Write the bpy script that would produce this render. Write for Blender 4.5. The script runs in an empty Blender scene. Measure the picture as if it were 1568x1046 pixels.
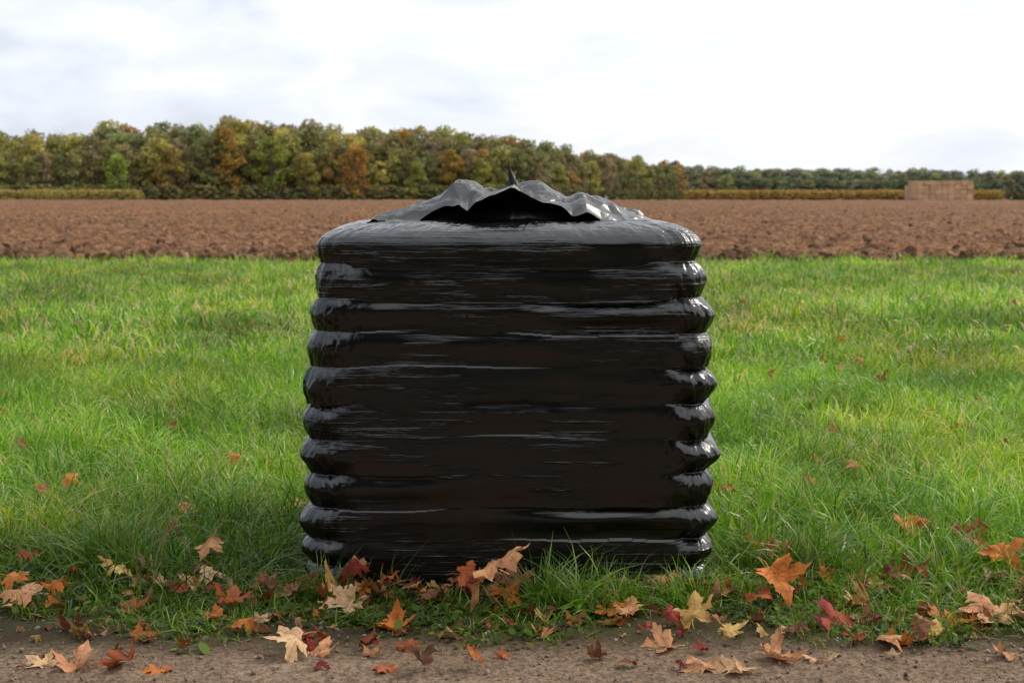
import bpy, math, random
import numpy as np
from mathutils import Vector

R = math.radians
rng = np.random.default_rng(7)
scene = bpy.context.scene

# ------------------------------------------------------------------ helpers
def hash2(ix, iy, seed):
    n = (ix.astype(np.int64) * 374761393 + iy.astype(np.int64) * 668265263 + seed * 1442695041) & 0xFFFFFFFF
    n = ((n ^ (n >> 13)) * 1274126177) & 0xFFFFFFFF
    n = (n ^ (n >> 16)) & 0xFFFFFFFF
    return n.astype(np.float64) / 0xFFFFFFFF

def noise2(x, y, seed=0):
    x = np.asarray(x, float); y = np.asarray(y, float)
    x, y = np.broadcast_arrays(x, y)
    ix = np.floor(x); iy = np.floor(y)
    fx = x - ix; fy = y - iy
    fx = fx * fx * (3 - 2 * fx); fy = fy * fy * (3 - 2 * fy)
    a = hash2(ix, iy, seed); b = hash2(ix + 1, iy, seed)
    c = hash2(ix, iy + 1, seed); d = hash2(ix + 1, iy + 1, seed)
    return (a * (1 - fx) + b * fx) * (1 - fy) + (c * (1 - fx) + d * fx) * fy

def facet2(x, y, seed=0):
    # piecewise-linear (simplex-split lattice) noise: crisp creases between flat facets
    x = np.asarray(x, float) + 0.7 * noise2(np.asarray(x) * 0.6, np.asarray(y) * 0.6, seed + 5)
    y = np.asarray(y, float) + 0.7 * noise2(x * 0.6, np.asarray(y) * 0.6, seed + 6)
    ix = np.floor(x); iy = np.floor(y); fx = x - ix; fy = y - iy
    a = hash2(ix, iy, seed); b = hash2(ix + 1, iy, seed)
    c = hash2(ix, iy + 1, seed); d = hash2(ix + 1, iy + 1, seed)
    return np.where(fx > fy, a + (b - a) * fx + (d - b) * fy, a + (c - a) * fy + (d - c) * fx)

def fbm(x, y, oct=3, seed=0):
    s = 0; a = 0.5; t = 0
    for i in range(oct):
        s = s + a * noise2(x * 2 ** i, y * 2 ** i, seed + i * 17); t += a; a *= 0.5
    return s / t

def mk_mesh(name, verts, faces, mat=None, smooth=True):
    verts = np.asarray(verts, np.float32); faces = np.asarray(faces, np.int32)
    me = bpy.data.meshes.new(name)
    k = faces.shape[1]
    me.vertices.add(len(verts)); me.vertices.foreach_set('co', verts.ravel())
    me.loops.add(faces.size); me.loops.foreach_set('vertex_index', faces.ravel())
    me.polygons.add(len(faces))
    me.polygons.foreach_set('loop_start', np.arange(0, faces.size, k, dtype=np.int32))
    me.update(calc_edges=True)
    me.polygons.foreach_set('use_smooth', np.full(len(faces), smooth, dtype=bool))
    me.validate()
    if mat: me.materials.append(mat)
    return me

def add_attr(me, name, typ, data):
    a = me.attributes.new(name, typ, 'POINT')
    key = {'FLOAT': 'value', 'INT': 'value', 'FLOAT_VECTOR': 'vector', 'FLOAT_COLOR': 'color'}[typ]
    a.data.foreach_set(key, np.asarray(data, np.int32 if typ == 'INT' else np.float32).ravel())

def add_obj(name, me, parent=None, coll=None):
    ob = bpy.data.objects.new(name, me)
    (coll or scene.collection).objects.link(ob)
    if parent: ob.parent = parent
    return ob

def grid_faces(nr, nc, wrap=False):
    r = np.arange(nr - 1)[:, None]; c = np.arange(nc if wrap else nc - 1)[None, :]
    c2 = (c + 1) % nc
    f = np.stack([r * nc + c, r * nc + c2, (r + 1) * nc + c2, (r + 1) * nc + c], -1)
    return f.reshape(-1, 4)

def scatter(name, pts, rot, scl, idx, tint, coll):
    n = len(pts)
    me = bpy.data.meshes.new(name)
    me.vertices.add(n); me.vertices.foreach_set('co', np.asarray(pts, np.float32).ravel())
    add_attr(me, 'rot', 'FLOAT_VECTOR', rot); add_attr(me, 'scl', 'FLOAT_VECTOR', scl)
    add_attr(me, 'idx', 'INT', idx)
    t = np.ones((n, 4)); t[:, :3] = tint
    add_attr(me, 'tint', 'FLOAT_COLOR', t)
    ob = add_obj(name, me)
    ng = bpy.data.node_groups.new(name + '_nodes', 'GeometryNodeTree')
    ng.interface.new_socket('Geometry', in_out='INPUT', socket_type='NodeSocketGeometry')
    ng.interface.new_socket('Geometry', in_out='OUTPUT', socket_type='NodeSocketGeometry')
    N = ng.nodes; L = ng.links
    gi = N.new('NodeGroupInput'); go = N.new('NodeGroupOutput')
    iop = N.new('GeometryNodeInstanceOnPoints'); ci = N.new('GeometryNodeCollectionInfo')
    ci.inputs['Collection'].default_value = coll
    ci.inputs['Separate Children'].default_value = True
    ci.inputs['Reset Children'].default_value = True
    def na(nm, t):
        q = N.new('GeometryNodeInputNamedAttribute'); q.data_type = t; q.inputs['Name'].default_value = nm
        return q.outputs['Attribute']
    e2r = N.new('FunctionNodeEulerToRotation')
    L.new(na('rot', 'FLOAT_VECTOR'), e2r.inputs[0])
    L.new(gi.outputs[0], iop.inputs['Points']); L.new(ci.outputs[0], iop.inputs['Instance'])
    iop.inputs['Pick Instance'].default_value = True
    L.new(na('idx', 'INT'), iop.inputs['Instance Index'])
    L.new(e2r.outputs[0], iop.inputs['Rotation'])
    L.new(na('scl', 'FLOAT_VECTOR'), iop.inputs['Scale'])
    L.new(iop.outputs[0], go.inputs[0])
    m = ob.modifiers.new('scatter', 'NODES'); m.node_group = ng
    return ob

# ------------------------------------------------------------------ material helpers
def new_mat(name):
    m = bpy.data.materials.new(name); m.use_nodes = True
    nt = m.node_tree; nt.nodes.clear()
    out = nt.nodes.new('ShaderNodeOutputMaterial')
    return m, nt, nt.nodes, nt.links, out

def ramp(nt, src, stops, interp='LINEAR'):
    r = nt.nodes.new('ShaderNodeValToRGB'); r.color_ramp.interpolation = interp
    e = r.color_ramp.elements
    while len(e) < len(stops): e.new(0.5)
    for i, (p, c) in enumerate(stops):
        e[i].position = p; e[i].color = (c[0], c[1], c[2], 1) if not np.isscalar(c) else (c, c, c, 1)
    nt.links.new(src, r.inputs[0]); return r.outputs[0]

def noise(nt, vec, scale, detail=3, rough=0.5, dist=0.0):
    n = nt.nodes.new('ShaderNodeTexNoise'); n.inputs['Scale'].default_value = scale
    n.inputs['Detail'].default_value = detail; n.inputs['Roughness'].default_value = rough
    n.inputs['Distortion'].default_value = dist
    if vec is not None: nt.links.new(vec, n.inputs['Vector'])
    return n.outputs['Fac']

def mapping(nt, vec, scale=(1, 1, 1), loc=(0, 0, 0)):
    m = nt.nodes.new('ShaderNodeMapping'); m.inputs['Scale'].default_value = scale
    m.inputs['Location'].default_value = loc
    nt.links.new(vec, m.inputs['Vector']); return m.outputs[0]

def mixc(nt, a, b, fac, mode='MIX'):
    m = nt.nodes.new('ShaderNodeMix'); m.data_type = 'RGBA'; m.blend_type = mode
    for s, v in ((m.inputs[0], fac), (m.inputs[6], a), (m.inputs[7], b)):
        if isinstance(v, bpy.types.NodeSocket): nt.links.new(v, s)
        elif np.isscalar(v): s.default_value = v
        else: s.default_value = (v[0], v[1], v[2], 1)
    return m.outputs[2]

def mth(nt, op, a, b=None, clamp=False):
    m = nt.nodes.new('ShaderNodeMath'); m.operation = op; m.use_clamp = clamp
    for i, v in enumerate((a, b)):
        if v is None: continue
        if isinstance(v, bpy.types.NodeSocket): nt.links.new(v, m.inputs[i])
        else: m.inputs[i].default_value = v
    return m.outputs[0]

def attr(nt, name, typ='GEOMETRY', out='Fac'):
    a = nt.nodes.new('ShaderNodeAttribute'); a.attribute_name = name; a.attribute_type = typ
    return a.outputs[out]

def foliage_mat(name, stops, trans=0.35, rough=0.5, spec=0.3):
    m, nt, N, L, out = new_mat(name)
    c = ramp(nt, attr(nt, 'r'), stops)
    c = mixc(nt, c, attr(nt, 'tint', 'INSTANCER', 'Color'), 1.0, 'MULTIPLY')
    p = N.new('ShaderNodeBsdfPrincipled'); L.new(c, p.inputs['Base Color'])
    p.inputs['Roughness'].default_value = rough; p.inputs['Specular IOR Level'].default_value = spec
    t = N.new('ShaderNodeBsdfTranslucent'); L.new(c, t.inputs['Color'])
    mx = N.new('ShaderNodeMixShader'); mx.inputs[0].default_value = trans
    L.new(p.outputs[0], mx.inputs[1]); L.new(t.outputs[0], mx.inputs[2]); L.new(mx.outputs[0], out.inputs[0])
    return m

# ------------------------------------------------------------------ camera
cam_d = bpy.data.cameras.new('camera'); cam = bpy.data.objects.new('camera', cam_d)
scene.collection.objects.link(cam); scene.camera = cam
cam.location = (0, 0, 1.12); cam.rotation_euler = (R(90 - 5.77), 0, 0)
cam_d.lens = 50; cam_d.sensor_width = 36; cam_d.clip_end = 6000; cam_d.clip_start = 0.05
cam_d.dof.use_dof = True; cam_d.dof.focus_distance = 4.0; cam_d.dof.aperture_fstop = 6.7

# ------------------------------------------------------------------ world (sky)
SUN_EL, SUN_AZ = 42, 62      # azimuth clockwise from +Y
w = bpy.data.worlds.new('World'); scene.world = w; w.use_nodes = True
nt = w.node_tree; nt.nodes.clear(); N = nt.nodes; L = nt.links
wo = N.new('ShaderNodeOutputWorld'); bg = N.new('ShaderNodeBackground'); bg.inputs[1].default_value = 0.1
sky = N.new('ShaderNodeTexSky'); sky.sky_type = 'NISHITA'; sky.sun_disc = False
sky.sun_elevation = R(SUN_EL); sky.sun_rotation = R(SUN_AZ)
tc = N.new('ShaderNodeTexCoord'); g = tc.outputs['Generated']
v1 = mapping(nt, g, (1, 1, 2.4), (0.3, 0.1, 0))
n1 = noise(nt, v1, 8.5, 6, 0.55, 0.4)
n2 = noise(nt, mapping(nt, g, (1, 1, 3.0), (4.3, 1.1, 0.4)), 4.2, 4, 0.5, 0.3)
sep = N.new('ShaderNodeSeparateXYZ'); L.new(g, sep.inputs[0])
side = mth(nt, 'MULTIPLY', sep.outputs[0], 0.28)
f = mth(nt, 'ADD', mth(nt, 'MULTIPLY', n1, 0.58), mth(nt, 'MULTIPLY', n2, 0.42))
f = mth(nt, 'ADD', f, side)
cl = ramp(nt, f, [(0.36, (7.6, 8.15, 9.2)), (0.45, (8.6, 9.0, 9.7)), (0.54, (9.8, 9.95, 10.2)), (0.68, (11.5, 11.5, 11.5))])
zb = mth(nt, 'ADD', mth(nt, 'MULTIPLY', mth(nt, 'MAXIMUM', sep.outputs[2], 0.0), 0.9), 1.0)
zz = N.new('ShaderNodeVectorMath'); zz.operation = 'SCALE'; L.new(cl, zz.inputs[0]); L.new(zb, zz.inputs['Scale'])
mixed = mixc(nt, zz.outputs[0], sky.outputs[0], ramp(nt, f, [(0.28, 0.3), (0.40, 0.0)]))
L.new(mixed, bg.inputs[0]); L.new(bg.outputs[0], wo.inputs[0])

sd = bpy.data.lights.new('sun', 'SUN'); sd.energy = 2.3; sd.angle = R(9); sd.color = (1, 0.94, 0.84)
so = bpy.data.objects.new('sun', sd); scene.collection.objects.link(so)
d = Vector((math.sin(R(SUN_AZ)) * math.cos(R(SUN_EL)), math.cos(R(SUN_AZ)) * math.cos(R(SUN_EL)), math.sin(R(SUN_EL))))
so.rotation_euler = d.to_track_quat('Z', 'Y').to_euler(); so.location = (5, 3, 8)

# ------------------------------------------------------------------ ground
m, nt, N, L, out = new_mat('ground_soil_grass')
geo = N.new('ShaderNodeNewGeometry'); P = geo.outputs['Position']
a = noise(nt, P, 1.3, 5, 0.6); b = noise(nt, P, 22, 4, 0.6)
c = ramp(nt, a, [(0.3, (0.035, 0.080, 0.010)), (0.6, (0.055, 0.125, 0.013)), (0.8, (0.075, 0.11, 0.02))])
c = mixc(nt, c, (0.035, 0.028, 0.014), ramp(nt, b, [(0.40, 0.0), (0.58, 0.85)]))
p = N.new('ShaderNodeBsdfPrincipled'); L.new(c, p.inputs['Base Color']); p.inputs['Roughness'].default_value = 0.9; p.inputs['Specular IOR Level'].default_value = 0.1
bp = N.new('ShaderNodeBump'); bp.inputs['Distance'].default_value = 0.03; L.new(b, bp.inputs['Height']); L.new(bp.outputs[0], p.inputs['Normal'])
L.new(p.outputs[0], out.inputs[0]); MG = m
gs = 4000
me = mk_mesh('ground', [(-gs, -gs, 0), (gs, -gs, 0), (gs, gs, 0), (-gs, gs, 0)], [(0, 1, 2, 3)], MG, False)
add_obj('ground', me)

# dirt track
m, nt, N, L, out = new_mat('dirt')
geo = N.new('ShaderNodeNewGeometry'); P = geo.outputs['Position']
a = noise(nt, P, 3.0, 5, 0.65); b = noise(nt, P, 60, 5, 0.7); s3 = noise(nt, P, 260, 2, 0.6)
c = ramp(nt, a, [(0.3, (0.17, 0.112, 0.072)), (0.55, (0.26, 0.18, 0.12)), (0.75, (0.32, 0.235, 0.16))])
c = mixc(nt, c, (0.075, 0.045, 0.026), ramp(nt, b, [(0.42, 0.75), (0.58, 0.0)]))
c = mixc(nt, c, (0.38, 0.31, 0.24), ramp(nt, s3, [(0.6, 0.0), (0.7, 0.6)]))
sp = N.new('ShaderNodeSeparateXYZ'); L.new(P, sp.inputs[0])
e = mth(nt, 'ADD', sp.outputs[1], mth(nt, 'MULTIPLY', a, 0.5))
dark = mixc(nt, (0.048, 0.032, 0.018), (0.045, 0.045, 0.018), ramp(nt, noise(nt, P, 9, 3), [(0.4, 0.0), (0.6, 1.0)]))
c = mixc(nt, c, dark, ramp(nt, mth(nt, 'SUBTRACT', e, 3.0), [(0.57, 0.0), (0.74, 0.92)]))
p = N.new('ShaderNodeBsdfPrincipled'); L.new(c, p.inputs['Base Color']); p.inputs['Roughness'].default_value = 0.95; p.inputs['Specular IOR Level'].default_value = 0.08
bp = N.new('ShaderNodeBump'); bp.inputs['Distance'].default_value = 0.014; L.new(b, bp.inputs['Height']); L.new(bp.outputs[0], p.inputs['Normal'])
L.new(p.outputs[0], out.inputs[0]); MD = m
xs = [0.0]
while xs[-1] < 40: xs.append(xs[-1] + 0.016 * max(1, xs[-1] / 2.2) ** 1.5)
xs = np.array(xs); xs = np.concatenate([-xs[:0:-1], xs])
ys = np.concatenate([np.linspace(-2.2, 2.6, 20)[:-1], np.arange(2.6, 3.98, 0.014)])
X, Y = np.meshgrid(xs, ys)
Z = 0.004 + 0.014 * fbm(X * 5, Y * 5, 3, 3) + 0.010 * fbm(X * 28, Y * 28, 3, 9) + 0.006 * noise2(X * 90, Y * 90, 5)
Yw = Y + (Y > 3.9) * 0.12 * (noise2(X * 3, 0 * X, 8) - 0.5)
Z = np.where(Y >= ys[-1] - 1e-6, -0.01, Z)
me = mk_mesh('dirt_track', np.stack([X, Yw, Z], -1).reshape(-1, 3), grid_faces(len(ys), len(xs)), MD)
add_obj('dirt_track', me)

# ploughed field
FE = 23.5      # near edge of the ploughed field
m, nt, N, L, out = new_mat('ploughed_soil')
geo = N.new('ShaderNodeNewGeometry'); P = geo.outputs['Position']
a = noise(nt, P, 0.35, 5, 0.6); b = noise(nt, P, 6, 5, 0.65); c3 = noise(nt, mapping(nt, P, (0.06, 1, 1)), 0.35, 4, 0.6)
c = ramp(nt, b, [(0.32, (0.045, 0.021, 0.010)), (0.5, (0.130, 0.067, 0.034)), (0.70, (0.24, 0.140, 0.082))])
c = mixc(nt, c, mixc(nt, c, (1.35, 1.25, 1.12), 1.0, 'MULTIPLY'), ramp(nt, c3, [(0.42, 0.0), (0.6, 1.0)]))
p = N.new('ShaderNodeBsdfPrincipled'); L.new(c, p.inputs['Base Color']); p.inputs['Roughness'].default_value = 0.9
p.inputs['Specular IOR Level'].default_value = 0.08
bp = N.new('ShaderNodeBump'); bp.inputs['Distance'].default_value = 0.12; L.new(b, bp.inputs['Height']); L.new(bp.outputs[0], p.inputs['Normal'])
L.new(p.outputs[0], out.inputs[0]); MP = m
xs = [0.0]
while xs[-1] < 320: xs.append(xs[-1] + 0.10 * max(1, xs[-1] / 9))
xs = np.array(xs); xs = np.concatenate([-xs[:0:-1], xs])
ys = [FE]
while ys[-1] < 345: ys.append(ys[-1] + 0.085 * (ys[-1] / 24) ** 1.3)
ys = np.array(ys); X, Y = np.meshgrid(xs, ys)
amp = 1 + (Y - 24) / 120
Z = 0.01 + 0.11 * fbm(X * 1.6, Y * 1.6, 2, 31) + amp * 0.28 * fbm(X * 4.2, Y * 4.2, 3, 37) ** 1.8
fade = np.clip((Y - FE) / 0.5, 0, 1); Z = Z * fade - 0.01 * (1 - fade)
Yw = Y + np.where(Y < FE + 0.8, 0.5 * (fbm(X * 0.8, 0 * X, 3, 77) - 0.5), 0)
me = mk_mesh('ploughed_field', np.stack([X, Yw, Z], -1).reshape(-1, 3), grid_faces(len(ys), len(xs)), MP)
add_obj('ploughed_field', me)

def ico(sub=2):
    import bmesh
    bm = bmesh.new(); bmesh.ops.create_icosphere(bm, subdivisions=sub, radius=1)
    v = np.array([x.co[:] for x in bm.verts]); f = np.array([[q.index for q in x.verts] for x in bm.faces]); bm.free()
    return v, f
CL = bpy.data.collections.new('clod_variants')
iv, iff = ico(2)
m, nt, N, L, out = new_mat('soil_clod')
geo = N.new('ShaderNodeNewGeometry')
c = ramp(nt, noise(nt, geo.outputs['Position'], 11, 3), [(0.3, (0.085, 0.042, 0.021)), (0.7, (0.23, 0.13, 0.075))])
c = mixc(nt, c, attr(nt, 'tint', 'INSTANCER', 'Color'), 1.0, 'MULTIPLY')
p = N.new('ShaderNodeBsdfPrincipled'); L.new(c, p.inputs['Base Color']); p.inputs['Roughness'].default_value = 0.9; p.inputs['Specular IOR Level'].default_value = 0.08
L.new(p.outputs[0], out.inputs[0]); MCL = m
for k in range(6):
    nz = noise2(iv[:, 0] * 1.7 + k * 9, iv[:, 1] * 1.7 + iv[:, 2] * 1.3, k) + 0.5 * noise2(iv[:, 0] * 4 + k, iv[:, 2] * 4 + iv[:, 1] * 3, k + 4)
    v = iv * (0.45 + 0.75 * nz)[:, None] * np.array([1, 0.85, 0.65])
    add_obj('clod_%02d' % k, mk_mesh('clod_%02d' % k, v, iff, MCL, False), coll=CL)
n = 30000
yy = FE + 0.2 + 130 * rng.random(n) ** 1.9; xx = (rng.random(n) - 0.5) * (yy * 0.95 + 8)
sc = 0.025 + 0.14 * rng.random(n) ** 3.5 + (yy - FE) * 0.0007
rot = rng.random((n, 3)) * 6.28
gv = 0.4 + 0.9 * rng.random(n); tn = np.stack([gv, gv, gv], -1)
straw = rng.random(n) < 0.035; tn[straw] = (1.9, 2.5, 3.0); sc[straw] *= 0.6
scatter('soil_clods', np.stack([xx, yy, 0.08 + 0.06 * rng.random(n)], -1), rot, np.repeat(sc[:, None], 3, 1), rng.integers(0, 6, n), tn, CL)

# ------------------------------------------------------------------ grass
def tuft(n, rad, l0, l1, w0, w1, lean, segs=5):
    V = []; F = []; Rr = []
    for i in range(n):
        a = rng.random() * 6.283; rr = rad * math.sqrt(rng.random())
        bx, by = rr * math.cos(a), rr * math.sin(a)
        a2 = a + rng.normal() * 1.0
        dx, dy = math.cos(a2), math.sin(a2)
        ln = l0 + (l1 - l0) * rng.random(); wd = w0 + (w1 - w0) * rng.random()
        le = lean * (0.25 + 1.1 * rng.random())
        fa = rng.random() * 3.14159; wx, wy = math.cos(fa), math.sin(fa)
        rv = rng.random(); base = len(V); kink = rng.normal() * 0.12
        for s in range(segs + 1):
            t = s / segs
            h = ln * (t - 0.42 * le * t * t * t); o = ln * le * t * t * 0.85
            px = bx + dx * o + wx * kink * ln * t * t; py = by + dy * o + wy * kink * ln * t * t
            hw = wd * 0.5 * (1 - t ** 2.2) + 0.0002
            V.append((px - wx * hw, py - wy * hw, h)); V.append((px + wx * hw, py + wy * hw, h)); Rr += [rv, rv]
            if s: F.append((base + 2 * s - 2, base + 2 * s - 1, base + 2 * s + 1, base + 2 * s))
    return V, F, Rr
G_STOPS = [(0.0, (0.058, 0.175, 0.007)), (0.35, (0.140, 0.335, 0.010)), (0.7, (0.26, 0.49, 0.018)), (0.87, (0.42, 0.60, 0.05)), (0.91, (0.52, 0.43, 0.17)), (1.0, (0.60, 0.49, 0.27))]
MGR = foliage_mat('grass_blade', G_STOPS, 0.42, 0.36, 0.45)
GC = bpy.data.collections.new('grass_variants')
specs = []
for k in range(5): specs.append(tuft(44, 0.09, 0.030, 0.125, 0.0028, 0.0058, 1.35))     # 0-4 short
for k in range(4): specs.append(tuft(42, 0.06, 0.09, 0.21, 0.003, 0.0062, 1.05))       # 5-8 long
for k in range(4): specs.append(tuft(44, 0.17, 0.04, 0.13, 0.007, 0.013, 1.15, 3))     # 9-12 far
for k in range(3): specs.append(tuft(18, 0.07, 0.02, 0.07, 0.002, 0.0038, 1.2))       # 13-15 sparse
for k, (V, F, Rr) in enumerate(specs):
    me = mk_mesh('tuft_%02d' % k, V, F, MGR); add_attr(me, 'r', 'FLOAT', Rr)
    add_obj('tuft_%02d' % k, me, coll=GC)
# broad-leaf weeds 16-18
MW = foliage_mat('weed_leaf', [(0.0, (0.05, 0.11, 0.012)), (0.6, (0.10, 0.19, 0.02)), (1.0, (0.17, 0.26, 0.03))], 0.3, 0.5, 0.2)
for k in range(3):
    V = []; F = []; Rr = []
    for i in range(16):
        a = rng.random() * 6.28; r0 = 0.05 * math.sqrt(rng.random()); s = 0.003 + 0.005 * rng.random()
        cx, cy, cz = r0 * math.cos(a), r0 * math.sin(a), 0.016 + 0.02 * rng.random()
        a2 = rng.random() * 6.28; tl = rng.normal() * 0.5; b = len(V); rv = rng.random()
        for q in range(8):
            t = q / 8 * 6.283; lx = s * 1.5 * math.cos(t); ly = s * math.sin(t)
            V.append((cx + lx * math.cos(a2) - ly * math.sin(a2), cy + lx * math.sin(a2) + ly * math.cos(a2), cz + lx * tl)); Rr.append(rv)
        F += [(b, b + 1, b + 2, b + 3), (b, b + 3, b + 4, b + 7), (b + 4, b + 5, b + 6, b + 7)]
    me = mk_mesh('tuft_%02d' % (16 + k), V, F, MW, False); add_attr(me, 'r', 'FLOAT', Rr)
    add_obj('tuft_%02d' % (16 + k), me, coll=GC)

PX0, PX1, PY0, PY1 = -0.61, 0.60, 3.93, 4.96
P_, R_, S_, I_, T_ = [], [], [], [], []
def emit(x, y, s, zs, idx, tint, tilt=0.18):
    P_.append((x, y, 0.0)); R_.append((rng.normal() * tilt, rng.normal() * tilt, rng.random() * 6.28))
    S_.append((s, s, s * zs)); I_.append(idx); T_.append(tint)
def field_tint(x, y):
    a = float(fbm(x * 0.55, y * 0.35, 3, 91)); b = float(noise2(x * 2.4, y * 1.8, 95)); c = float(fbm(x * 1.1 + 7, y * 0.9, 2, 97))
    g = 0.52 + 0.75 * a + 0.70 * (b - 0.5)
    yel = max(0, b - 0.5) * 0.5 + max(0, c - 0.50) * 1.1
    return (g * (1 + yel), g, g * (1 + 0.4 * yel))
def inside(x, y, mgn=0.0): return PX0 - mgn < x < PX1 + mgn and PY0 - mgn < y < PY1 + mgn
# near grass
n = 9200
for i in range(n):
    y = 3.70 + 6.4 * rng.random() ** 1.15; x = (rng.random() - 0.5) * (y * 0.86 + 2.4)
    if inside(x, y, 0.03): continue
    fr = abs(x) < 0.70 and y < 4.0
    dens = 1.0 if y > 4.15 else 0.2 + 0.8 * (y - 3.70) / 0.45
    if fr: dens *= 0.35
    if rng.random() > dens: continue
    t = field_tint(x, y)
    mmd = 0.55 * float(noise2(x * 1.6, y * 1.6, 51)) + 0.45 * float(noise2(x * 4.5, y * 3.5, 52)); near = y < 5.8
    mmd = min(1, max(0, 0.5 + (mmd - 0.5) * 1.6))
    zs = 0.45 + 1.1 * mmd
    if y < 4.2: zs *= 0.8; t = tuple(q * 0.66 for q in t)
    if x < -0.6 and y < 4.8: t = tuple(q * 0.68 for q in t)  # bale's ground shadow on its left, painted into the grass tint
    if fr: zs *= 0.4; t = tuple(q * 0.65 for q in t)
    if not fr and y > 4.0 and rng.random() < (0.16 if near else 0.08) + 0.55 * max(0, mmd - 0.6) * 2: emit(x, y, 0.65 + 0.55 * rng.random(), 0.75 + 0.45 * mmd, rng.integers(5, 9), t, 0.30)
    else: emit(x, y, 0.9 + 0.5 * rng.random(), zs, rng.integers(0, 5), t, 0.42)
# far grass
n = 12500
for i in range(n):
    y = 9.0 + 15.0 * rng.random(); x = (rng.random() - 0.5) * (y * 0.86 + 3.5)
    edge = FE + 0.05 + 0.5 * (float(fbm(x * 0.8, 0.0, 3, 77)) - 0.5)
    if y > edge + 0.10 + 0.3 * rng.random(): continue
    t = field_tint(x, y); mmd = 0.5 * float(noise2(x * 0.9, y * 0.9, 51)) + 0.5 * float(noise2(x * 3, y * 2, 52))
    emit(x, y, 0.9 + 0.5 * rng.random(), 0.35 + 1.1 * mmd, rng.integers(9, 13), t, 0.30)
# front fringe: sparse grass and weeds
for i in range(3600):
    y = 3.38 + 0.58 * rng.random() ** 0.9; x = (rng.random() - 0.5) * 4.6
    if inside(x, y, 0.0): continue
    k = float(fbm(x * 2.5, y * 4, 3, 14)); lim = (y - 3.38) / 0.45
    if k > 0.26 + lim * 0.42: continue
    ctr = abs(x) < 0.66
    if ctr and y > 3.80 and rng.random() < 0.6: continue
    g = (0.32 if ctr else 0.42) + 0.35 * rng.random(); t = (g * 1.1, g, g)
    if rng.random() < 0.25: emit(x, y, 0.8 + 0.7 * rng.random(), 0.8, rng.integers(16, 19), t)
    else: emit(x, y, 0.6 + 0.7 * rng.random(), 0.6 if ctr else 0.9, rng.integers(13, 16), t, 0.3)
# clumps in front of / beside the bale   (x, y, spread, scale, height, count, tone)
for (cx, cy, sp_, sc, zs, cnt, g) in [(0.22, 3.74, 0.07, 0.90, 1.0, 10, .6), (0.07, 3.80, 0.04, 0.85, 1.05, 5, .6), (0.14, 3.78, 0.05, 0.85, 1.0, 4, .55), (0.48, 3.76, 0.06, 0.75, 0.95, 7, .65),
        (0.33, 3.80, 0.05, 0.6, 0.8, 4, .55), (-0.42, 3.82, 0.08, 0.35, 0.6, 4, .42), (-0.60, 3.88, 0.05, 0.6, 0.8, 5, .5), (0.60, 3.86, 0.05, 0.7, 0.9, 5, .65), (-0.25, 3.84, 0.06, 0.35, 0.8, 3, .5),
        (-0.68, 4.02, 0.07, 0.8, 0.9, 5, .45), (-1.22, 4.15, 0.14, 1.15, 1.1, 11, .5), (-1.0, 4.2, 0.12, 0.9, 0.9, 5, .45), (-0.85, 4.25, 0.12, 0.9, 0.9, 6, .45),
        (-1.5, 4.15, 0.14, 1.0, 0.9, 6, .5), (0.70, 4.1, 0.08, 0.8, 0.8, 4, .6), (0.85, 4.3, 0.15, 0.9, 0.9, 5, .8), (1.15, 4.3, 0.15, 0.9, 0.9, 5, .8),
        (0.95, 3.85, 0.12, 0.65, 0.8, 6, .65), (1.25, 3.85, 0.12, 0.65, 0.8, 7, .65), (0.98, 5.3, 0.2, 1.0, 1.0, 7, .95),
        (1.45, 4.8, 0.2, 1.1, 1.1, 7, .9), (1.0, 4.8, 0.15, 1.0, 1.0, 6, .85), (1.1, 4.05, 0.3, 0.7, 0.8, 8, .7), (-1.1, 5.2, 0.2, 0.9, 1, 6, .8), (1.9, 6.3, .25, 1, 1.1, 7, .9), (-1.9, 6.0, .25, 1, 1, 6, .8)]:
    for q in range(cnt):
        x = cx + rng.normal() * sp_; y = cy + rng.normal() * sp_ * 0.5
        if inside(x, y, 0.04): y = PY0 - 0.06
        emit(x, y, sc * (0.8 + 0.4 * rng.random()), zs, rng.integers(5, 9), (g * 0.9, g, g), 0.25)
scatter('grass', P_, R_, S_, I_, T_, GC)

# ------------------------------------------------------------------ pebbles
m, nt, N, L, out = new_mat('pebble')
geo = N.new('ShaderNodeNewGeometry')
c = ramp(nt, noise(nt, geo.outputs['Position'], 9, 3), [(0.35, (0.10, 0.07, 0.05)), (0.6, (0.24, 0.18, 0.13)), (0.75, (0.36, 0.31, 0.25))])
p = N.new('ShaderNodeBsdfPrincipled'); L.new(c, p.inputs['Base Color']); p.inputs['Roughness'].default_value = 0.85; p.inputs['Specular IOR Level'].default_value = 0.15; L.new(p.outputs[0], out.inputs[0])
PC = bpy.data.collections.new('pebble_variants')
for k in range(4):
    nz = noise2(iv[:, 0] * 1.5 + k * 9, iv[:, 1] * 1.5 + iv[:, 2], k + 40)
    add_obj('pebble_%02d' % k, mk_mesh('pebble_%02d' % k, iv * (0.7 + 0.5 * nz)[:, None] * np.array([1, 0.8, 0.5]), iff, m), coll=PC)
n = 7000; yy = 2.9 + 0.85 * rng.random(n); xx = (rng.random(n) - 0.5) * 5
sc = 0.0012 + 0.007 * rng.random(n) ** 4
scatter('gravel', np.stack([xx, yy, 0.018 + 0.006 * rng.random(n)], -1), rng.random((n, 3)) * 6, np.repeat(sc[:, None], 3, 1), rng.integers(0, 4, n), np.ones((n, 3)), PC)

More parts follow.
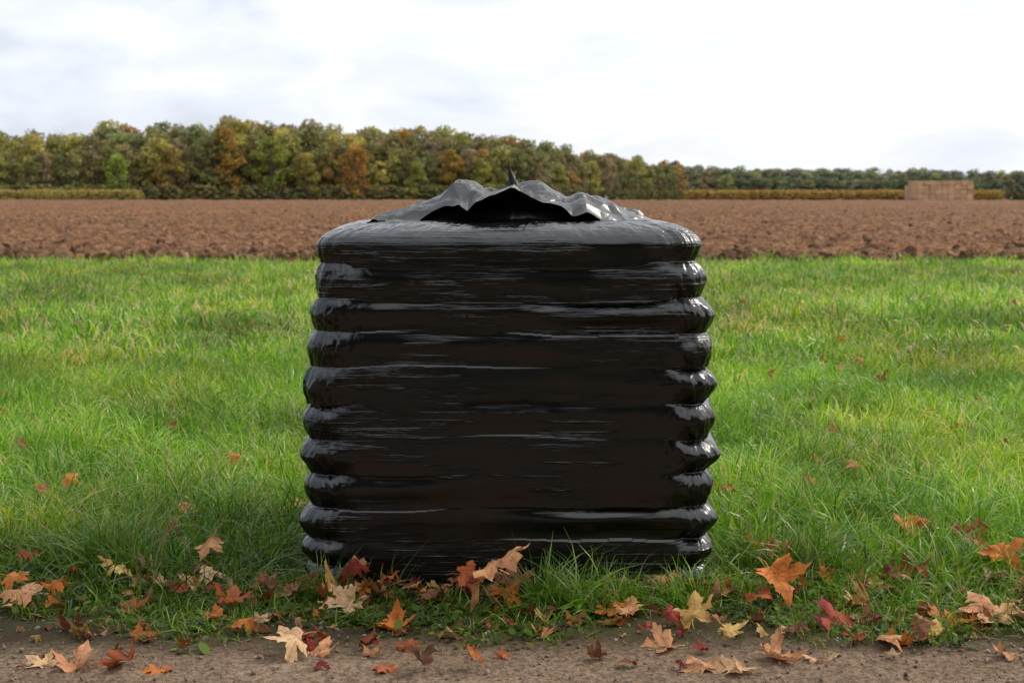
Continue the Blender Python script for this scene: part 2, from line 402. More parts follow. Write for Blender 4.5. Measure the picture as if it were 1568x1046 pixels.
# ------------------------------------------------------------------ fallen maple leaves
half = [(0, -0.02), (0.10, -0.05), (0.22, -0.13), (0.30, -0.08), (0.46, -0.08), (0.41, 0.02), (0.44, 0.10), (0.33, 0.17), (0.44, 0.21), (0.56, 0.19),
        (0.58, 0.29), (0.74, 0.42), (0.60, 0.44), (0.53, 0.53), (0.42, 0.46), (0.32, 0.47), (0.19, 0.40), (0.20, 0.53), (0.29, 0.66), (0.19, 0.69), (0.13, 0.80), (0.0, 1.0)]
outl = half + [(-x, y) for x, y in half[-2:0:-1]]
outl = np.array(outl); nxt = np.roll(outl, -1, 0)
outl = np.concatenate([np.stack([outl, outl * 0.5 + nxt * 0.5], 1).reshape(-1, 2)])
NO = len(outl); NRG = 6
cen = np.array([0.0, 0.16])
LV, LF, LUV, LC = [], [], [], []
def leaf(x, y, z, size, yaw, pitch, roll, col, curl=0.25, foldd=0.2):
    base = sum(len(v) for v in LV)
    ts = np.linspace(0.04, 1, NRG)
    o = outl * (1 + rng.normal(size=outl.shape) * 0.02)
    p2 = (cen[None, None] + (o[None] - cen[None, None]) * ts[:, None, None]).reshape(-1, 2)
    xx = p2[:, 0] * (0.80 + 0.3 * rng.random()); yy = p2[:, 1] - 0.35
    r2 = xx ** 2 + yy ** 2; sd = rng.integers(0, 999); ra = np.sqrt(r2)
    ang = np.arctan2(p2[:, 0], p2[:, 1])
    zz = curl * r2 * 0.9 + foldd * np.abs(xx) + 0.26 * (noise2(xx * 3 + 9, yy * 3, sd) - 0.5) + 0.05 * np.cos(ang * 5.2) * ra + abs(curl) * 1.8 * np.maximum(0, ra - 0.28) * (2.4 * noise2(ang * 1.3 + 7, 0 * ang, sd + 3) - 1.1)
    v = np.stack([xx, yy, zz], -1)
    st = np.array([(-0.012, -0.37, 0), (0.012, -0.37, 0), (0.02, -0.58, 0.05), (-0.004, -0.58, 0.05), (0.07, -0.8, 0.02), (0.05, -0.8, 0.02)])
    v = np.concatenate([v, st]) * size
    cy_, sy_ = math.cos(yaw), math.sin(yaw); cp, sp2 = math.cos(pitch), math.sin(pitch); cr, sr = math.cos(roll), math.sin(roll)
    Rx = np.array([[1, 0, 0], [0, cp, -sp2], [0, sp2, cp]]); Ry = np.array([[cr, 0, sr], [0, 1, 0], [-sr, 0, cr]]); Rz = np.array([[cy_, -sy_, 0], [sy_, cy_, 0], [0, 0, 1]])
    v = v @ Rz.T @ Ry.T @ Rx.T
    v[:, 2] -= v[:, 2].min()
    v += np.array([x, y, z])
    LV.append(v)
    f = grid_faces(NRG, NO, True); nb = NRG * NO
    f = np.concatenate([f, [[nb, nb + 1, nb + 2, nb + 3], [nb + 3, nb + 2, nb + 4, nb + 5]]])
    LF.append(f + base)
    LUV.append(np.concatenate([np.stack([p2[:, 0], p2[:, 1], 0 * p2[:, 0]], -1), np.tile([[0.9, -0.9, 0]], (6, 1))]))
    LC.append(np.tile([[col[0], col[1], col[2], 1]], (len(v), 1)))
TAN = (0.48, 0.22, 0.095); ORG = (0.49, 0.145, 0.024); PAL = (0.56, 0.34, 0.17); YEL = (0.57, 0.34, 0.10); RUS = (0.32, 0.08, 0.022); RED = (0.26, 0.028, 0.018); BRN = (0.20, 0.075, 0.034)
table = [(-1.33, 3.75, .14, TAN, 0.5), (-1.24, 3.76, .08, ORG, 0.7), (-1.38, 3.85, .09, ORG, 0.5), (-1.12, 3.93, .09, YEL, 0.3), (-.895, 3.88, .08, PAL, .4), (-.85, 3.92, .09, PAL, .6), (-.90, 4.12, .10, TAN, .7),
         (-.745, 3.70, .09, RUS, .6), (-.785, 3.62, .07, ORG, .3), (-.68, 3.52, .08, ORG, .3), (-1.0, 3.69, .08, RUS, .7), (-1.12, 3.28, .09, PAL, .2), (-1.02, 3.27, .13, TAN, .3),
         (-.92, 3.26, .11, RUS, .3), (-.83, 3.23, .07, ORG, .2), (-.54, 3.33, .11, PAL, .25), (-.46, 3.36, .08, TAN, .3), (-.50, 3.83, .10, YEL, .7), (-.455, 3.72, .12, PAL, .4), (-.50, 3.63, .07, RUS, .3),
         (-.30, 3.56, .10, ORG, .5), (-.22, 3.76, .07, BRN, .3), (-.11, 3.86, .11, RUS, .9), (.01, 3.87, .11, BRN, .8), (-.05, 3.66, .17, TAN, .4), (-.01, 3.74, .10, ORG, .5), (-.02, 3.33, .04, RUS, .2), (.08, 3.5, .06, TAN, .3),
         (.31, 3.66, .10, TAN, .5), (.26, 3.66, .08, ORG, .3), (.47, 3.58, .12, YEL, .5), (.36, 3.41, .10, TAN, .4), (.56, 3.52, .09, YEL, .3), (.44, 3.25, .10, TAN, .3), (.52, 3.22, .09, PAL, .2), (.72, 3.76, .15, ORG, .5), (.67, 3.72, .09, RUS, .4),
         (.44, 3.88, .08, TAN, .9), (.89, 3.94, .07, ORG, .5), (1.03, 3.9, .09, YEL, .4), (.83, 3.55, .13, RED, .5), (.93, 3.4, .07, TAN, .3), (.645, 3.32, .12, TAN, .3), (.74, 3.31, .09, PAL, .3), (1.07, 3.5, .08, YEL, .4),
         (1.24, 3.62, .17, TAN, .65), (1.13, 3.6, .10, ORG, .3), (1.40, 4.0, .13, ORG, .9), (1.26, 4.42, .11, ORG, .4), (1.43, 4.35, .12, RED, .6), (.74, 4.2, .11, ORG, .6), (.80, 4.15, .09, TAN, .5),
         (-.30, 3.23, .06, RUS, .2), (-1.09, 4.5, .07, ORG, .5), (1.1, 5.1, .09, RUS, .5), (1.3, 5.4, .08, TAN, .5), (-.56, 3.9, .07, RUS, .5), (-.62, 3.8, .07, BRN, .3), (1.18, 3.33, .07, TAN, .2)]
for (x, y, s, c, pt) in table:
    j = 0.85 + 0.3 * rng.random()
    zb_ = 0.012 if y < 3.66 else (0.03 if y < 3.95 else 0.06)
    leaf(x, y, zb_, s * 0.84, rng.random() * 6.28, pt * (0.40 + 0.45 * rng.random()), rng.normal() * 0.25, [q * j for q in c], rng.normal() * 0.45, rng.normal() * 0.35)
cols = [TAN, ORG, RUS, BRN, RUS, YEL, BRN, RED, PAL, TAN]
for i in range(460):
    y = 3.42 + 0.6 * rng.random(); x = (rng.random() - 0.5) * 3.6
    if rng.random() < 0.10: y = 3.2 + 0.25 * rng.random()
    if i % 6 == 0: x = -0.6 + 1.2 * rng.random(); y = 3.76 + 0.14 * rng.random()
    if inside(x, y, 0.02): continue
    c = cols[rng.integers(0, 10)]; j = 0.4 + 0.55 * rng.random()
    leaf(x, y, 0.008 + 0.02 * rng.random() + (0.02 if y > 3.8 else 0), 0.018 + 0.045 * rng.random() ** 1.5, rng.random() * 6.28, rng.normal() * 0.35, rng.normal() * 0.35, [q * j for q in c], rng.normal() * 0.6, rng.normal() * 0.4)
for i in range(220):
    y = 4.1 + 18 * rng.random() ** 1.9; x = (rng.random() - 0.5) * (y * 0.8 + 1)
    if inside(x, y, 0.1): continue
    if x < 0 and rng.random() < 0.4: continue
    c = (ORG, RUS, BRN, RED, RUS, TAN, TAN)[rng.integers(0, 7)]
    leaf(x, y, 0.035 + 0.05 * rng.random(), 0.040 + 0.030 * rng.random(), rng.random() * 6.28, rng.random() * 0.9, rng.normal() * 0.4, c, rng.normal() * 0.5, rng.normal() * 0.3)
m, nt, N, L, out = new_mat('dry_maple_leaf')
uv = attr(nt, 'lc', 'GEOMETRY', 'Vector'); col = attr(nt, 'col', 'GEOMETRY', 'Color')
sx = N.new('ShaderNodeSeparateXYZ'); L.new(uv, sx.inputs[0])
ax = mth(nt, 'ABSOLUTE', sx.outputs[0]); yv = sx.outputs[1]
dm = None
for (dx, dy) in ((0, 1), (0.78, 0.62), (1.0, 0.02)):
    l = math.hypot(dx, dy); dx /= l; dy /= l
    q = mth(nt, 'ABSOLUTE', mth(nt, 'SUBTRACT', mth(nt, 'MULTIPLY', ax, dy), mth(nt, 'MULTIPLY', yv, dx)))
    dm = q if dm is None else mth(nt, 'MINIMUM', dm, q)
vein = ramp(nt, dm, [(0.006, 0.55), (0.022, 0.0)])
geo = N.new('ShaderNodeNewGeometry')
bl = noise(nt, geo.outputs['Position'], 45, 4, 0.6)
c = mixc(nt, col, mixc(nt, col, (0.3, 0.22, 0.18), 1.0, 'MULTIPLY'), ramp(nt, bl, [(0.50, 0.0), (0.72, 0.75)]))
c = mixc(nt, c, mixc(nt, c, (1.4, 1.55, 1.7), 1.0, 'MULTIPLY'), ramp(nt, noise(nt, geo.outputs['Position'], 18, 2), [(0.4, 0.0), (0.7, 0.8)]))
c = mixc(nt, c, mixc(nt, c, (0.16, 0.06, 0.03), 0.6), vein)
p = N.new('ShaderNodeBsdfPrincipled'); L.new(c, p.inputs['Base Color']); p.inputs['Roughness'].default_value = 0.6; p.inputs['Specular IOR Level'].default_value = 0.2
bp = N.new('ShaderNodeBump'); bp.inputs['Distance'].default_value = 0.002; L.new(bl, bp.inputs['Height']); L.new(bp.outputs[0], p.inputs['Normal'])
t = N.new('ShaderNodeBsdfTranslucent'); L.new(c, t.inputs['Color'])
mx = N.new('ShaderNodeMixShader'); mx.inputs[0].default_value = 0.25
L.new(p.outputs[0], mx.inputs[1]); L.new(t.outputs[0], mx.inputs[2]); L.new(mx.outputs[0], out.inputs[0])
me = mk_mesh('fallen_maple_leaves', np.concatenate(LV), np.concatenate(LF), m)
add_attr(me, 'lc', 'FLOAT_VECTOR', np.concatenate(LUV)); add_attr(me, 'col', 'FLOAT_COLOR', np.concatenate(LC))
add_obj('fallen_maple_leaves', me)

# ------------------------------------------------------------------ wrapped pallet
m, nt, N, L, out = new_mat('black_stretch_film')
tc = N.new('ShaderNodeTexCoord'); O = tc.outputs['Object']
st1 = noise(nt, mapping(nt, O, (2.2, 2.2, 60)), 1.0, 4, 0.6, 0.25)
st2 = noise(nt, mapping(nt, O, (6, 6, 230), (3, 1, 0)), 1.0, 3, 0.6, 0.15)
msk = ramp(nt, noise(nt, mapping(nt, O, (2.8, 2.8, 9), (7, 2, 3)), 1.0, 3, 0.6), [(0.44, 0.04), (0.64, 1.0)])
hgt = mth(nt, 'ADD', mth(nt, 'MULTIPLY', ramp(nt, st1, [(0.52, 0.0), (0.66, 1.0)]), 0.75), mth(nt, 'MULTIPLY', st2, 0.55))
hgt = mth(nt, 'MULTIPLY', hgt, msk)
p = N.new('ShaderNodeBsdfPrincipled'); p.inputs['Base Color'].default_value = (0.0035, 0.0035, 0.0042, 1)
L.new(ramp(nt, noise(nt, mapping(nt, O, (2, 2, 24)), 1.0, 4), [(0.3, 0.15), (0.7, 0.26)]), p.inputs['Roughness'])
p.inputs['Specular IOR Level'].default_value = 0.55
bp = N.new('ShaderNodeBump'); bp.inputs['Distance'].default_value = 0.0042; bp.inputs['Strength'].default_value = 0.9
L.new(hgt, bp.inputs['Height']); L.new(bp.outputs[0], p.inputs['Normal']); L.new(p.outputs[0], out.inputs[0])
MF = m
m, nt, N, L, out = new_mat('black_cover_sheet')
tc = N.new('ShaderNodeTexCoord'); O = tc.outputs['Object']
p = N.new('ShaderNodeBsdfPrincipled'); p.inputs['Base Color'].default_value = (0.012, 0.012, 0.013, 1)
p.inputs['Roughness'].default_value = 0.33; p.inputs['Specular IOR Level'].default_value = 0.55
bp = N.new('ShaderNodeBump'); bp.inputs['Distance'].default_value = 0.004; bp.inputs['Strength'].default_value = 0.3
L.new(noise(nt, O, 30, 4, 0.55, 0.6), bp.inputs['Height']); L.new(bp.outputs[0], p.inputs['Normal']); L.new(p.outputs[0], out.inputs[0])
MS = m

pallet = bpy.data.objects.new('wrapped_pallet', None); scene.collection.objects.link(pallet)
CY = 4.43
WX = 0.006
lay = [(0.985, .553, .541), (0.885, .549, .540), (0.792, .562, .567), (0.695, .572, .563), (0.592, .588, .578), (0.488, .588, .570), (0.396, .602, .590), (0.298, .585, .566), (0.208, .603, .588), (0.118, .598, .572), (0.038, .592, .565)]
zc = np.array([l[0] for l in lay])[::-1]; wl = np.array([l[1] for l in lay])[::-1] + WX; wr = np.array([l[2] for l in lay])[::-1] + WX
notch = np.concatenate([[-0.02], (zc[1:] + zc[:-1]) / 2, [1.11]])
r = 0.09; B = 0.50
cols_ = []
def addc(n, fn):
    for i in range(n): cols_.append(fn(i / n))
addc(300, lambda t: (-1 + 2 * t, -1, 0, -1, min(1, max(0, (abs(-1 + 2 * t) - 0.80) / 0.20))))
addc(50, lambda t: (1, -1, math.sin(t * math.pi / 2), -math.cos(t * math.pi / 2), 1))
addc(70, lambda t: (1, -1 + 2 * t, 1, 0, max(0, (abs(-1 + 2 * t) - 0.3) / 0.7)))
addc(30, lambda t: (1, 1, math.cos(t * math.pi / 2), math.sin(t * math.pi / 2), 1))
addc(80, lambda t: (1 - 2 * t, 1, 0, 1, max(0, (abs(1 - 2 * t) - 0.5) / 0.5)))
addc(30, lambda t: (-1, 1, -math.sin(t * math.pi / 2), math.cos(t * math.pi / 2), 1))
addc(70, lambda t: (-1, 1 - 2 * t, -1, 0, max(0, (abs(1 - 2 * t) - 0.3) / 0.7)))
addc(50, lambda t: (-1, -1, -math.cos(t * math.pi / 2), -math.sin(t * math.pi / 2), 1))
C = np.array(cols_); NC = len(C)
ci = np.arange(NC); peri = ci / NC * 60.0
zside = np.linspace(-0.005, 0.985, 420)
rows = []
def bump_(x, c, w): return np.exp(-((x - c) / w) ** 2)
def loop(z):
    zz = np.full(NC, z)
    zq = zz + 0.014 * (fbm(C[:, 0] * 1.6 + C[:, 1] * 2 + 5, np.full(NC, z * 4), 2, 21) - 0.5) * 2 + 0.008 * (1 - C[:, 4]) * np.sin(z * 9) * (C[:, 1] < 0)
    li = np.clip(np.searchsorted(notch, zq) - 1, 0, len(zc) - 1)
    t = np.clip((zq - notch[li]) / (notch[li + 1] - notch[li]), 0, 1)
    s_c = np.sin(np.pi * t ** 1.2) ** 0.95
    s_f = 0.5 - 0.5 * np.cos(2 * np.pi * t ** 1.6)
    rnd = noise2(li * 3.7, (C[:, 0] > 0) * 5.0 + (C[:, 1] > 0) * 2.0, 4)
    ac = 0.010 + 0.022 * rnd + 0.005 * (C[:, 0] > 0)
    front = (C[:, 1] < 0)
    reach = 0.7 + 1.8 * noise2(li * 5.3 + 2, (C[:, 0] > 0) * 7.0, 9)
    k4 = np.clip(C[:, 4], 0, 1) ** (0.8 + reach)
    af = 0.0004 + 0.0018 * noise2(li * 2.31 + 0.5, C[:, 0] * 2.2 + 3, 11) ** 2
    af = af + front * (0.019 * (li == 8) * bump_(C[:, 0], 0.62, 0.55) + 0.017 * (li == 2) * bump_(C[:, 0], 0.68, 0.5) + 0.003 * (li == 9) + 0.006 * (li == 8) * bump_(C[:, 0], -0.7, 0.25) + 0.005 * (li == 7) * bump_(C[:, 0], -0.4, 0.5) + 0.004 * (li == 5) * bump_(C[:, 0], 0.1, 0.5) + 0.005 * (li == 3) * bump_(C[:, 0], -0.7, 0.3))
    a_l = np.interp(zq, zc, wl); a_r = np.interp(zq, zc, wr)
    k = 0.5 + 0.5 * np.clip(C[:, 0] * 20, -1, 1); a = a_l * (1 - k) + a_r * k
    b_ = B + 0.004 * np.sin(z * 5)
    dsp = ac * (s_c - 1) * k4 + af * (s_f - 1) * (1 - k4)
    dsp = dsp + 0.006 * (fbm(C[:, 0] * 3 + C[:, 1] * 4, np.full(NC, z * 6), 2, 61) - 0.5) + 0.013 * C[:, 4] * (fbm(peri * 1.8, np.full(NC, z * 26), 3, 71) - 0.5)
    dsp = dsp + 0.0008 * (noise2(peri * 0.35, np.full(NC, z * 55) + 0.6 * noise2(peri * 0.5, zz * 0, 5), 81) - 0.5)
    ix = (a - r); iy = (b_ - r)
    x = C[:, 0] * ix + C[:, 2] * (r + dsp); y = C[:, 1] * iy + C[:, 3] * (r + dsp)
    return x, y, zz
for z in zside: rows.append(np.stack(loop(z), -1))
x0, y0, _ = loop(0.985)
hw = np.abs(x0).max()
NS = 46
for i in range(1, NS + 1):
    ph = i / NS * math.pi / 2
    fx = 1 - (0.14 * (1 - math.cos(ph))) / hw; fy = 1 - (0.14 * (1 - math.cos(ph))) / B
    z = 0.985 + 0.064 * math.sin(ph)
    wr_ = 0.004 * (fbm(peri * 2.2, np.full(NC, i * 0.15), 3, 88) - 0.5) * math.sin(ph * 1.0) * 2 + 0.014 * (fbm(C[:, 0] * 4, C[:, 1] * 4 + i * 0.02, 2, 44) - 0.5) * math.sin(ph)
    rows.append(np.stack([x0 * fx, y0 * fy, np.full(NC, z) + wr_], -1))
last = rows[-1]
NT = 50
for i in range(1, NT + 1):
    s = 1 - i / NT * 0.995
    q = last.copy(); q[:, 0] *= s; q[:, 1] *= s
    q[:, 2] = 1.049 + 0.02 * (1 - s ** 2) + (last[:, 2] - 1.049) * s + 0.012 * (fbm(q[:, 0] * 9 + 5, q[:, 1] * 9, 3, 19) - 0.5)
    rows.append(q)
V = np.concatenate(rows); me = mk_mesh('film_wrapped_bags', V, grid_faces(len(rows), NC, True), MF)
body = add_obj('film_wrapped_bags', me, pallet); body.location = (0, CY, 0)

# cover sheet on top (gathered black sheet)
rid = np.array([(-.43, 1.050), (-.396, 1.062), (-.323, 1.088), (-.245, 1.116), (-.19, 1.140), (-.166, 1.149), (-.087, 1.150), (-.045, 1.138), (-.015, 1.148), (0, 1.176), (.02, 1.154), (.06, 1.152), (.13, 1.143), (.20, 1.135), (.24, 1.124), (.29, 1.095), (.34, 1.078), (.396, 1.060), (.44, 1.046)])
edg = np.array([(-.43, 1.047), (-.396, 1.058), (-.32, 1.050), (-.27, 1.058), (-.20, 1.090), (-.15, 1.104), (-.125, 1.084), (-.10, 1.108), (-.05, 1.126), (-.005, 1.152), (.01, 1.152), (.05, 1.132), (.09, 1.110), (.14, 1.092), (.17, 1.066), (.21, 1.076), (.25, 1.056), (.32, 1.046), (.40, 1.046), (.44, 1.042)])
nu, nv = 560, 220
u = np.linspace(-.43, .44, nu); zr = np.interp(u, rid[:, 0], rid[:, 1]); ze = np.interp(u, edg[:, 0], edg[:, 1])
ye = 4.10 + 0.03 * np.sin(u * 23) + 0.04 * np.abs(u) / 0.4 - 0.03 * np.exp(-((u + .13) / .04) ** 2)
yr = 4.27 + 0.03 * np.sin(u * 11 + 1)
VV = np.zeros((nv, nu, 3))
for j in range(nv):
    t = j / (nv - 1)
    if t < 0.45:
        k = t / 0.45; kk = math.sin(k * math.pi / 2)
        y = ye + (yr - ye) * k; z = ze + (zr - ze) * kk
    else:
        k = (t - 0.45) / 0.55; y = yr + (4.84 - yr) * k; z = zr + (1.060 - zr) * (k * k * (3 - 2 * k))
    fac = facet2(u * 10.5 + y * 6, y * 13 - u * 5, 23) - 0.5; fac2 = facet2(u * 21 - y * 14, y * 26 + u * 6, 29) - 0.5; fac3 = facet2(u * 46 + y * 20, y * 50, 33) - 0.5
    amp_ = min(1, 0.30 + t * 3.6) * (np.abs(u) < 0.41)
    z = z + amp_ * (0.040 * fac + 0.030 * fac2 + 0.010 * fac3) - 0.004 * amp_
    z = np.maximum(z, 1.046 + 0.002 * noise2(u * 30, y * 30, 2))
    VV[j, :, 0] = u + 0.016 * (facet2(u * 9, y * 12, 3) - 0.5); VV[j, :, 1] = y; VV[j, :, 2] = z
me = mk_mesh('cover_sheet', VV.reshape(-1, 3), grid_faces(nv, nu), MS); add_obj('cover_sheet', me, pallet)
u2 = np.linspace(-.27, .33, 160); top = np.interp(u2, rid[:, 0], rid[:, 1]) - 0.028
NVV = 30; VV = np.zeros((NVV, 160, 3))
for j in range(NVV):
    k = j / (NVV - 1)
    VV[j, :, 0] = u2; VV[j, :, 2] = 1.03 + (top - 1.03) * k
    VV[j, :, 1] = 4.15 + 0.09 * k ** 1.5 + 0.012 * np.sin(u2 * 40 + k * 2) * (1 - k) + 0.02 * noise2(u2 * 14, k * 2 + 0 * u2, 6)
me = mk_mesh('inner_fold', VV.reshape(-1, 3), grid_faces(NVV, 160), MS); add_obj('inner_fold', me, pallet)
sv = []; nseg = 14
for i in range(nseg + 1):
    t = i / nseg; rr = 0.018 * (1 - t) ** 1.2 + 0.0016
    for q in range(8):
        a = q / 8 * 6.283 + t * 2.5; e = 1 + 0.5 * math.cos(2 * a)
        sv.append((0.002 - 0.006 * t + 0.004 * math.sin(t * 5) + rr * e * math.cos(a), 4.25 + rr * e * math.sin(a), 1.13 + 0.085 * t))
me = mk_mesh('twisted_tip', sv, grid_faces(nseg + 1, 8, True), MS); add_obj('twisted_tip', me, pallet)
sv = [(.006 + .9 * dx, 4.245 + dy, z) for (dx, dy, z) in [(-.005, 0, 1.14), (.005, .003, 1.14), (.008, 0, 1.192), (.0115, .002, 1.193)]]
me = mk_mesh('film_wisp', sv, [(0, 1, 3, 2)], MS); add_obj('film_wisp', me, pallet)

# ------------------------------------------------------------------ trees
MT = foliage_mat('autumn_foliage', [(0.0, (0.6, 0.6, 0.6)), (0.5, (0.95, 0.95, 0.95)), (1.0, (1.45, 1.4, 1.25))], 0.25, 0.6, 0.2)
m, nt, N, L, out = new_mat('bark')
p = N.new('ShaderNodeBsdfPrincipled'); geo = N.new('ShaderNodeNewGeometry')
L.new(ramp(nt, noise(nt, geo.outputs['Position'], 3, 4), [(0.3, (0.06, 0.05, 0.04)), (0.7, (0.15, 0.13, 0.10))]), p.inputs['Base Color']); p.inputs['Roughness'].default_value = 0.9
L.new(p.outputs[0], out.inputs[0]); MB = m
def tube(V, F, p0, p1, r0, r1, k=6):
    p0 = np.array(p0, float); p1 = np.array(p1, float); dd = p1 - p0; dd /= np.linalg.norm(dd)
    a = np.cross(dd, [0.3, 0.9, 0.1]); a /= np.linalg.norm(a); b = np.cross(dd, a); base = len(V)
    for (p, rr) in ((p0, r0), (p1, r1)):
        for q in range(k):
            t = q / k * 6.283; V.append(tuple(p + rr * (a * math.cos(t) + b * math.sin(t))))
    for q in range(k): F.append((base + q, base + (q + 1) % k, base + k + (q + 1) % k, base + k + q))
TCn = bpy.data.collections.new('tree_variants')
def tree(k, H, Wd, low, nclump, perc, leafs, bare=False):
    V = []; F = []
    tube(V, F, (0, 0, -0.1), (0.1, 0, H * 0.45), 0.02 * H, 0.012 * H, 8); tube(V, F, (0.1, 0, H * 0.45), (0, 0.1, H * 0.9), 0.012 * H, 0.002 * H)
    cl = []
    for i in range(nclump):
        hz = low + (1 - low) * ((i + rng.random()) / nclump)
        tt = (hz - low) / (1 - low); prof = math.sin(math.pi * min(1, 0.18 + 0.78 * tt)) ** 0.7
        a = rng.random() * 6.28; rr = Wd * prof * (0.35 + 0.6 * rng.random())
        c = np.array([rr * math.cos(a), rr * math.sin(a), H * hz * 0.93])
        cl.append((c, H * 0.075 * (0.7 + 0.7 * rng.random())))
        tube(V, F, (0.05, 0, max(H * 0.12, c[2] - rr * 0.9 - 1)), c, 0.005 * H, 0.001 * H, 4)
        if bare:
            for q in range(5):
                e = c + rng.normal(size=3) * H * 0.06 + np.array([0, 0, H * 0.07]); tube(V, F, c - 0.2, e, 0.002 * H, 0.0006 * H, 3)
    nb = len(F)
    LVv = []; rr_ = []
    for (c, s) in cl:
        n = perc if not bare else perc // 8
        d = rng.normal(size=(n, 3)); d /= np.linalg.norm(d, axis=1)[:, None]
        rad = s * (0.55 + 0.5 * rng.random(n)); p = c + d * rad[:, None] * np.array([1.15, 1.15, 0.85])
        a = rng.normal(size=(n, 3)); a /= np.linalg.norm(a, axis=1)[:, None]; b = np.cross(a, rng.normal(size=(n, 3))); b /= np.linalg.norm(b, axis=1)[:, None]
        sz = leafs * (0.5 + 0.8 * rng.random(n))[:, None]
        quad = np.stack([p - a * sz, p - b * sz * 0.7, p + a * sz, p + b * sz * 0.7], 1)
        LVv.append(quad.reshape(-1, 3)); clr = rng.random() * 0.5
        rr_.append(np.repeat(np.clip(clr + 0.5 * rng.random(n), 0, 1), 4))
    LVv = np.concatenate(LVv); base = len(V)
    allv = np.concatenate([np.array(V), LVv]); lf = (np.arange(len(LVv)).reshape(-1, 4) + base)
    me = mk_mesh('tree_%02d' % k, allv, np.concatenate([np.array(F), lf]), None, False)
    me.materials.append(MT); me.materials.append(MB)
    mi = np.zeros(len(me.polygons), np.int32); mi[:nb] = 1; me.polygons.foreach_set('material_index', mi)
    add_attr(me, 'r', 'FLOAT', np.concatenate([np.zeros(base), np.concatenate(rr_)]))
    add_obj('tree_%02d' % k, me, coll=TCn)
for k in range(6): tree(k, 20, 4.6 + 1.2 * rng.random(), 0.16, 34, 75, 0.42)
for k in range(6, 8): tree(k, 20, 3.6, 0.10, 30, 75, 0.40)
tree(8, 20, 4.5, 0.35, 26, 60, 0.3, True)
for k in range(9, 11): tree(k, 3, 1.5, 0.05, 16, 45, 0.16)

tint_tab = [((0.155, 0.142, 0.034), 5), ((0.165, 0.132, 0.042), 4), ((0.118, 0.122, 0.032), 2.6), ((0.22, 0.205, 0.040), 2.8), ((0.29, 0.17, 0.035), 1.5), ((0.30, 0.25, 0.045), 1.2), ((0.165, 0.120, 0.054), 3.6), ((0.130, 0.150, 0.038), 1.6)]
tw = np.array([t[1] for t in tint_tab]); tw = tw / tw.sum()
def pick_tint(g=1.0):
    c = np.array(tint_tab[rng.choice(len(tint_tab), p=tw)][0]); c = c * (0.90 + 0.24 * rng.random()) * g
    return c * 1.32 + np.array([0.034, 0.036, 0.034])  # grey lift puts distance haze into the foliage colour
F_ = 2178.0
sky_u = [-500, -100, 0, 60, 130, 205, 270, 340, 440, 500, 560, 620, 740, 800, 880, 960, 1020, 1060, 1200, 1400, 1500, 1800, 2100]
sky_h = [104, 108, 106, 102, 106, 119, 110, 120, 118, 111, 103, 110, 106, 94, 76, 65, 58, 48, 44, 43, 40, 40, 40]
dist_u = [-500, 0, 800, 1030, 1060, 1500, 2100]; dist_d = [360, 375, 430, 560, 620, 620, 640]
P_, R_, S_, I_, T_ = [], [], [], [], []
for row in range(5):
    uu = -420.0
    while uu < 1950:
        D0 = np.interp(uu, dist_u, dist_d); D = D0 + row * 7 + rng.normal() * 2
        hpx = np.interp(uu, sky_u, sky_h)
        H = hpx / F_ * D0 + 1.12
        hj = H * (0.84 + 0.25 * rng.random()) * (0.90 + 0.035 * row)
        if row == 0: hj *= 0.72 + 0.2 * rng.random()
        s = hj / 20.0; wdt = s * (0.85 + 0.4 * rng.random()) * (1.0 if uu < 1040 else 1.3)
        k = rng.integers(0, 8)
        if rng.random() < 0.07 and row > 2: k = 8
        P_.append(((uu - 784) / F_ * D, D, 0)); R_.append((0, 0, rng.random() * 6.28)); S_.append((wdt, wdt, s)); I_.append(k)
        c = pick_tint()
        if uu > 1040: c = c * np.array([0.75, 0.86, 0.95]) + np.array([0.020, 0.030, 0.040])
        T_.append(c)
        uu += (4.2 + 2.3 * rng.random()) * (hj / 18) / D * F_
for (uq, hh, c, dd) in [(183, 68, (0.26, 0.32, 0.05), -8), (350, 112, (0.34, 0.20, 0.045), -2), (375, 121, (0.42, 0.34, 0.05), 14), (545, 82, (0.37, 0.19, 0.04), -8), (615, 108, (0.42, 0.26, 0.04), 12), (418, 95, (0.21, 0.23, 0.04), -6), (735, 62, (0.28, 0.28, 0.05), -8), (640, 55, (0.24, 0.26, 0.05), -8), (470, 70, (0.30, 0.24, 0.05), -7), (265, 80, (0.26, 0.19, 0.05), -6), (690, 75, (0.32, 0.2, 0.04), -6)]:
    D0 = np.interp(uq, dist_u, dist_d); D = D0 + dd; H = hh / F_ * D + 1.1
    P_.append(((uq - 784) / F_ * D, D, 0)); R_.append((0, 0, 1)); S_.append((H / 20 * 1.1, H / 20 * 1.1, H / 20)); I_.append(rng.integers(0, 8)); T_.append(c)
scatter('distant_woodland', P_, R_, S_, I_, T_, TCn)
P_, R_, S_, I_, T_ = [], [], [], [], []
for i in range(900):
    uu = -420 + 2370 * rng.random(); D = np.interp(uu, dist_u, dist_d) - 6 - 4 * rng.random(); s = 0.8 + 0.9 * rng.random()
    P_.append(((uu - 784) / F_ * D, D, 0)); R_.append((0, 0, rng.random() * 6)); S_.append((s * 1.4, s * 1.4, s)); I_.append(rng.integers(9, 11)); T_.append(pick_tint(0.8))
scatter('hedge_undergrowth', P_, R_, S_, I_, T_, TCn)
P_, R_, S_, I_, T_ = [], [], [], [], []
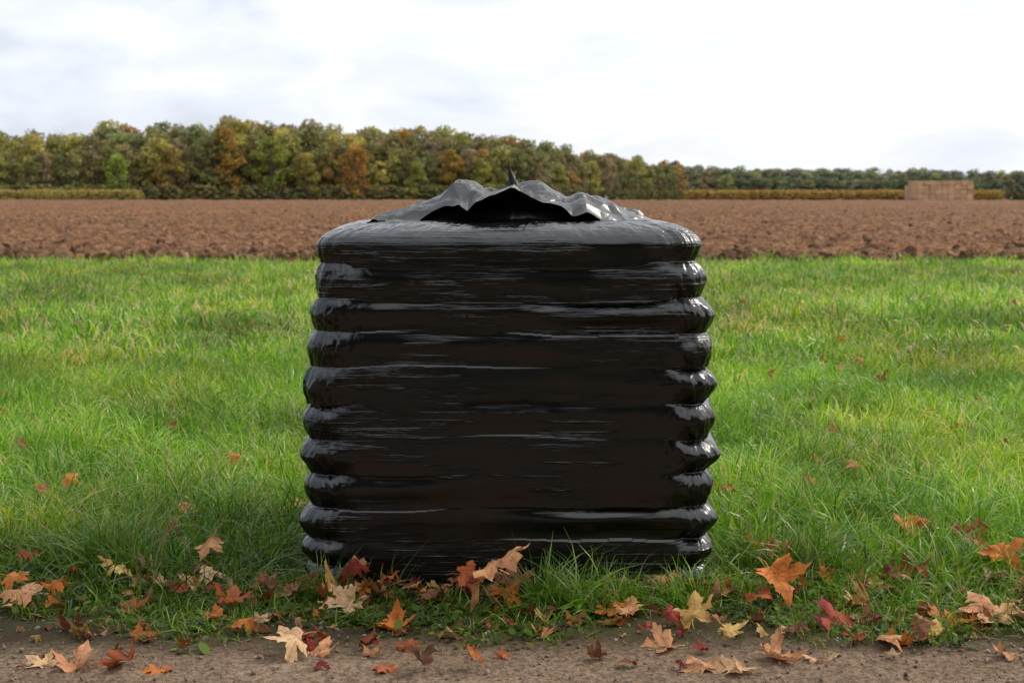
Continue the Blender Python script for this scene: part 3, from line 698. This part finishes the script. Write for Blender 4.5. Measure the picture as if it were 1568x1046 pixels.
for i in range(1500):
    if i % 3 == 0: x = -190 + 98 * rng.random(); y = 349 + 5 * rng.random(); s = 0.95 + 0.14 * rng.random(); c = np.array((0.42, 0.34, 0.10))
    else:
        x = 62 + 110 * rng.random(); y = 500 + 8 * rng.random(); s = 1.0 + 0.35 * rng.random(); c = np.array((0.46, 0.29, 0.09)) if y < 503 else np.array((0.34, 0.31, 0.08))
    P_.append((x, y, 0)); R_.append((0, 0, rng.random() * 6)); S_.append((s, s, s)); I_.append(rng.integers(9, 11)); T_.append(c * (0.9 + 0.4 * rng.random()))
scatter('reed_strip', P_, R_, S_, I_, T_, TCn)
# unseen trees behind the photographer, added so the film reflects something dark
P_, R_, S_, I_, T_ = [], [], [], [], []
for row in range(2):
    for i in range(20):
        x = -29 + i * 3.0 + rng.normal() * 0.5; s = 0.42 + 0.12 * rng.random()
        P_.append((x, -12 - row * 4, 0)); R_.append((0, 0, rng.random() * 6)); S_.append((s * 1.3, s * 1.3, s)); I_.append(rng.integers(0, 8)); T_.append((0.09, 0.08, 0.03))
scatter('unseen_tree_row', P_, R_, S_, I_, T_, TCn)

# ------------------------------------------------------------------ straw bale stack
m, nt, N, L, out = new_mat('straw')
geo = N.new('ShaderNodeNewGeometry'); oi = N.new('ShaderNodeAttribute'); oi.attribute_name = 'r'
c = ramp(nt, noise(nt, mapping(nt, geo.outputs['Position'], (1, 1, 6)), 1.2, 4), [(0.3, (0.38, 0.23, 0.13)), (0.7, (0.55, 0.36, 0.22))])
c = mixc(nt, c, mixc(nt, c, (0.75, 0.72, 0.68), 1.0, 'MULTIPLY'), oi.outputs['Fac'])
p = N.new('ShaderNodeBsdfPrincipled'); L.new(c, p.inputs['Base Color']); p.inputs['Roughness'].default_value = 0.9; L.new(p.outputs[0], out.inputs[0])
import bmesh
bm = bmesh.new(); rl = []
bw, bd, bh = 1.30, 2.4, 0.91
for cxi in range(10):
    for rz in range(5):
        for ry in range(2):
            if rz == 4 and (cxi in (0, 1) and ry == 1): continue
            bx = 84.2 + (cxi + 0.5) * 1.32 + rng.normal() * 0.02; by = 303 + ry * 2.45 + rng.normal() * 0.08; bz = 0.06 + (rz + 0.5) * 0.92
            res = bmesh.ops.create_cube(bm, size=1)
            for vtx in res['verts']: vtx.co = Vector((bx + vtx.co.x * bw, by + vtx.co.y * bd, bz + vtx.co.z * bh))
            ed = list({e_ for vtx in res['verts'] for e_ in vtx.link_edges})
            bmesh.ops.bevel(bm, geom=ed, offset=0.05, segments=2, affect='EDGES')
            rl += [rng.random()] * (len(bm.verts) - len(rl))
me = bpy.data.meshes.new('straw_bale_stack'); bm.to_mesh(me); bm.free(); me.materials.append(m)
add_attr(me, 'r', 'FLOAT', rl[:len(me.vertices)] if len(rl) >= len(me.vertices) else rl + [0] * (len(me.vertices) - len(rl)))
add_obj('straw_bale_stack', me)

scene.view_settings.view_transform = 'Standard'; scene.view_settings.look = 'None'; scene.view_settings.exposure = 0
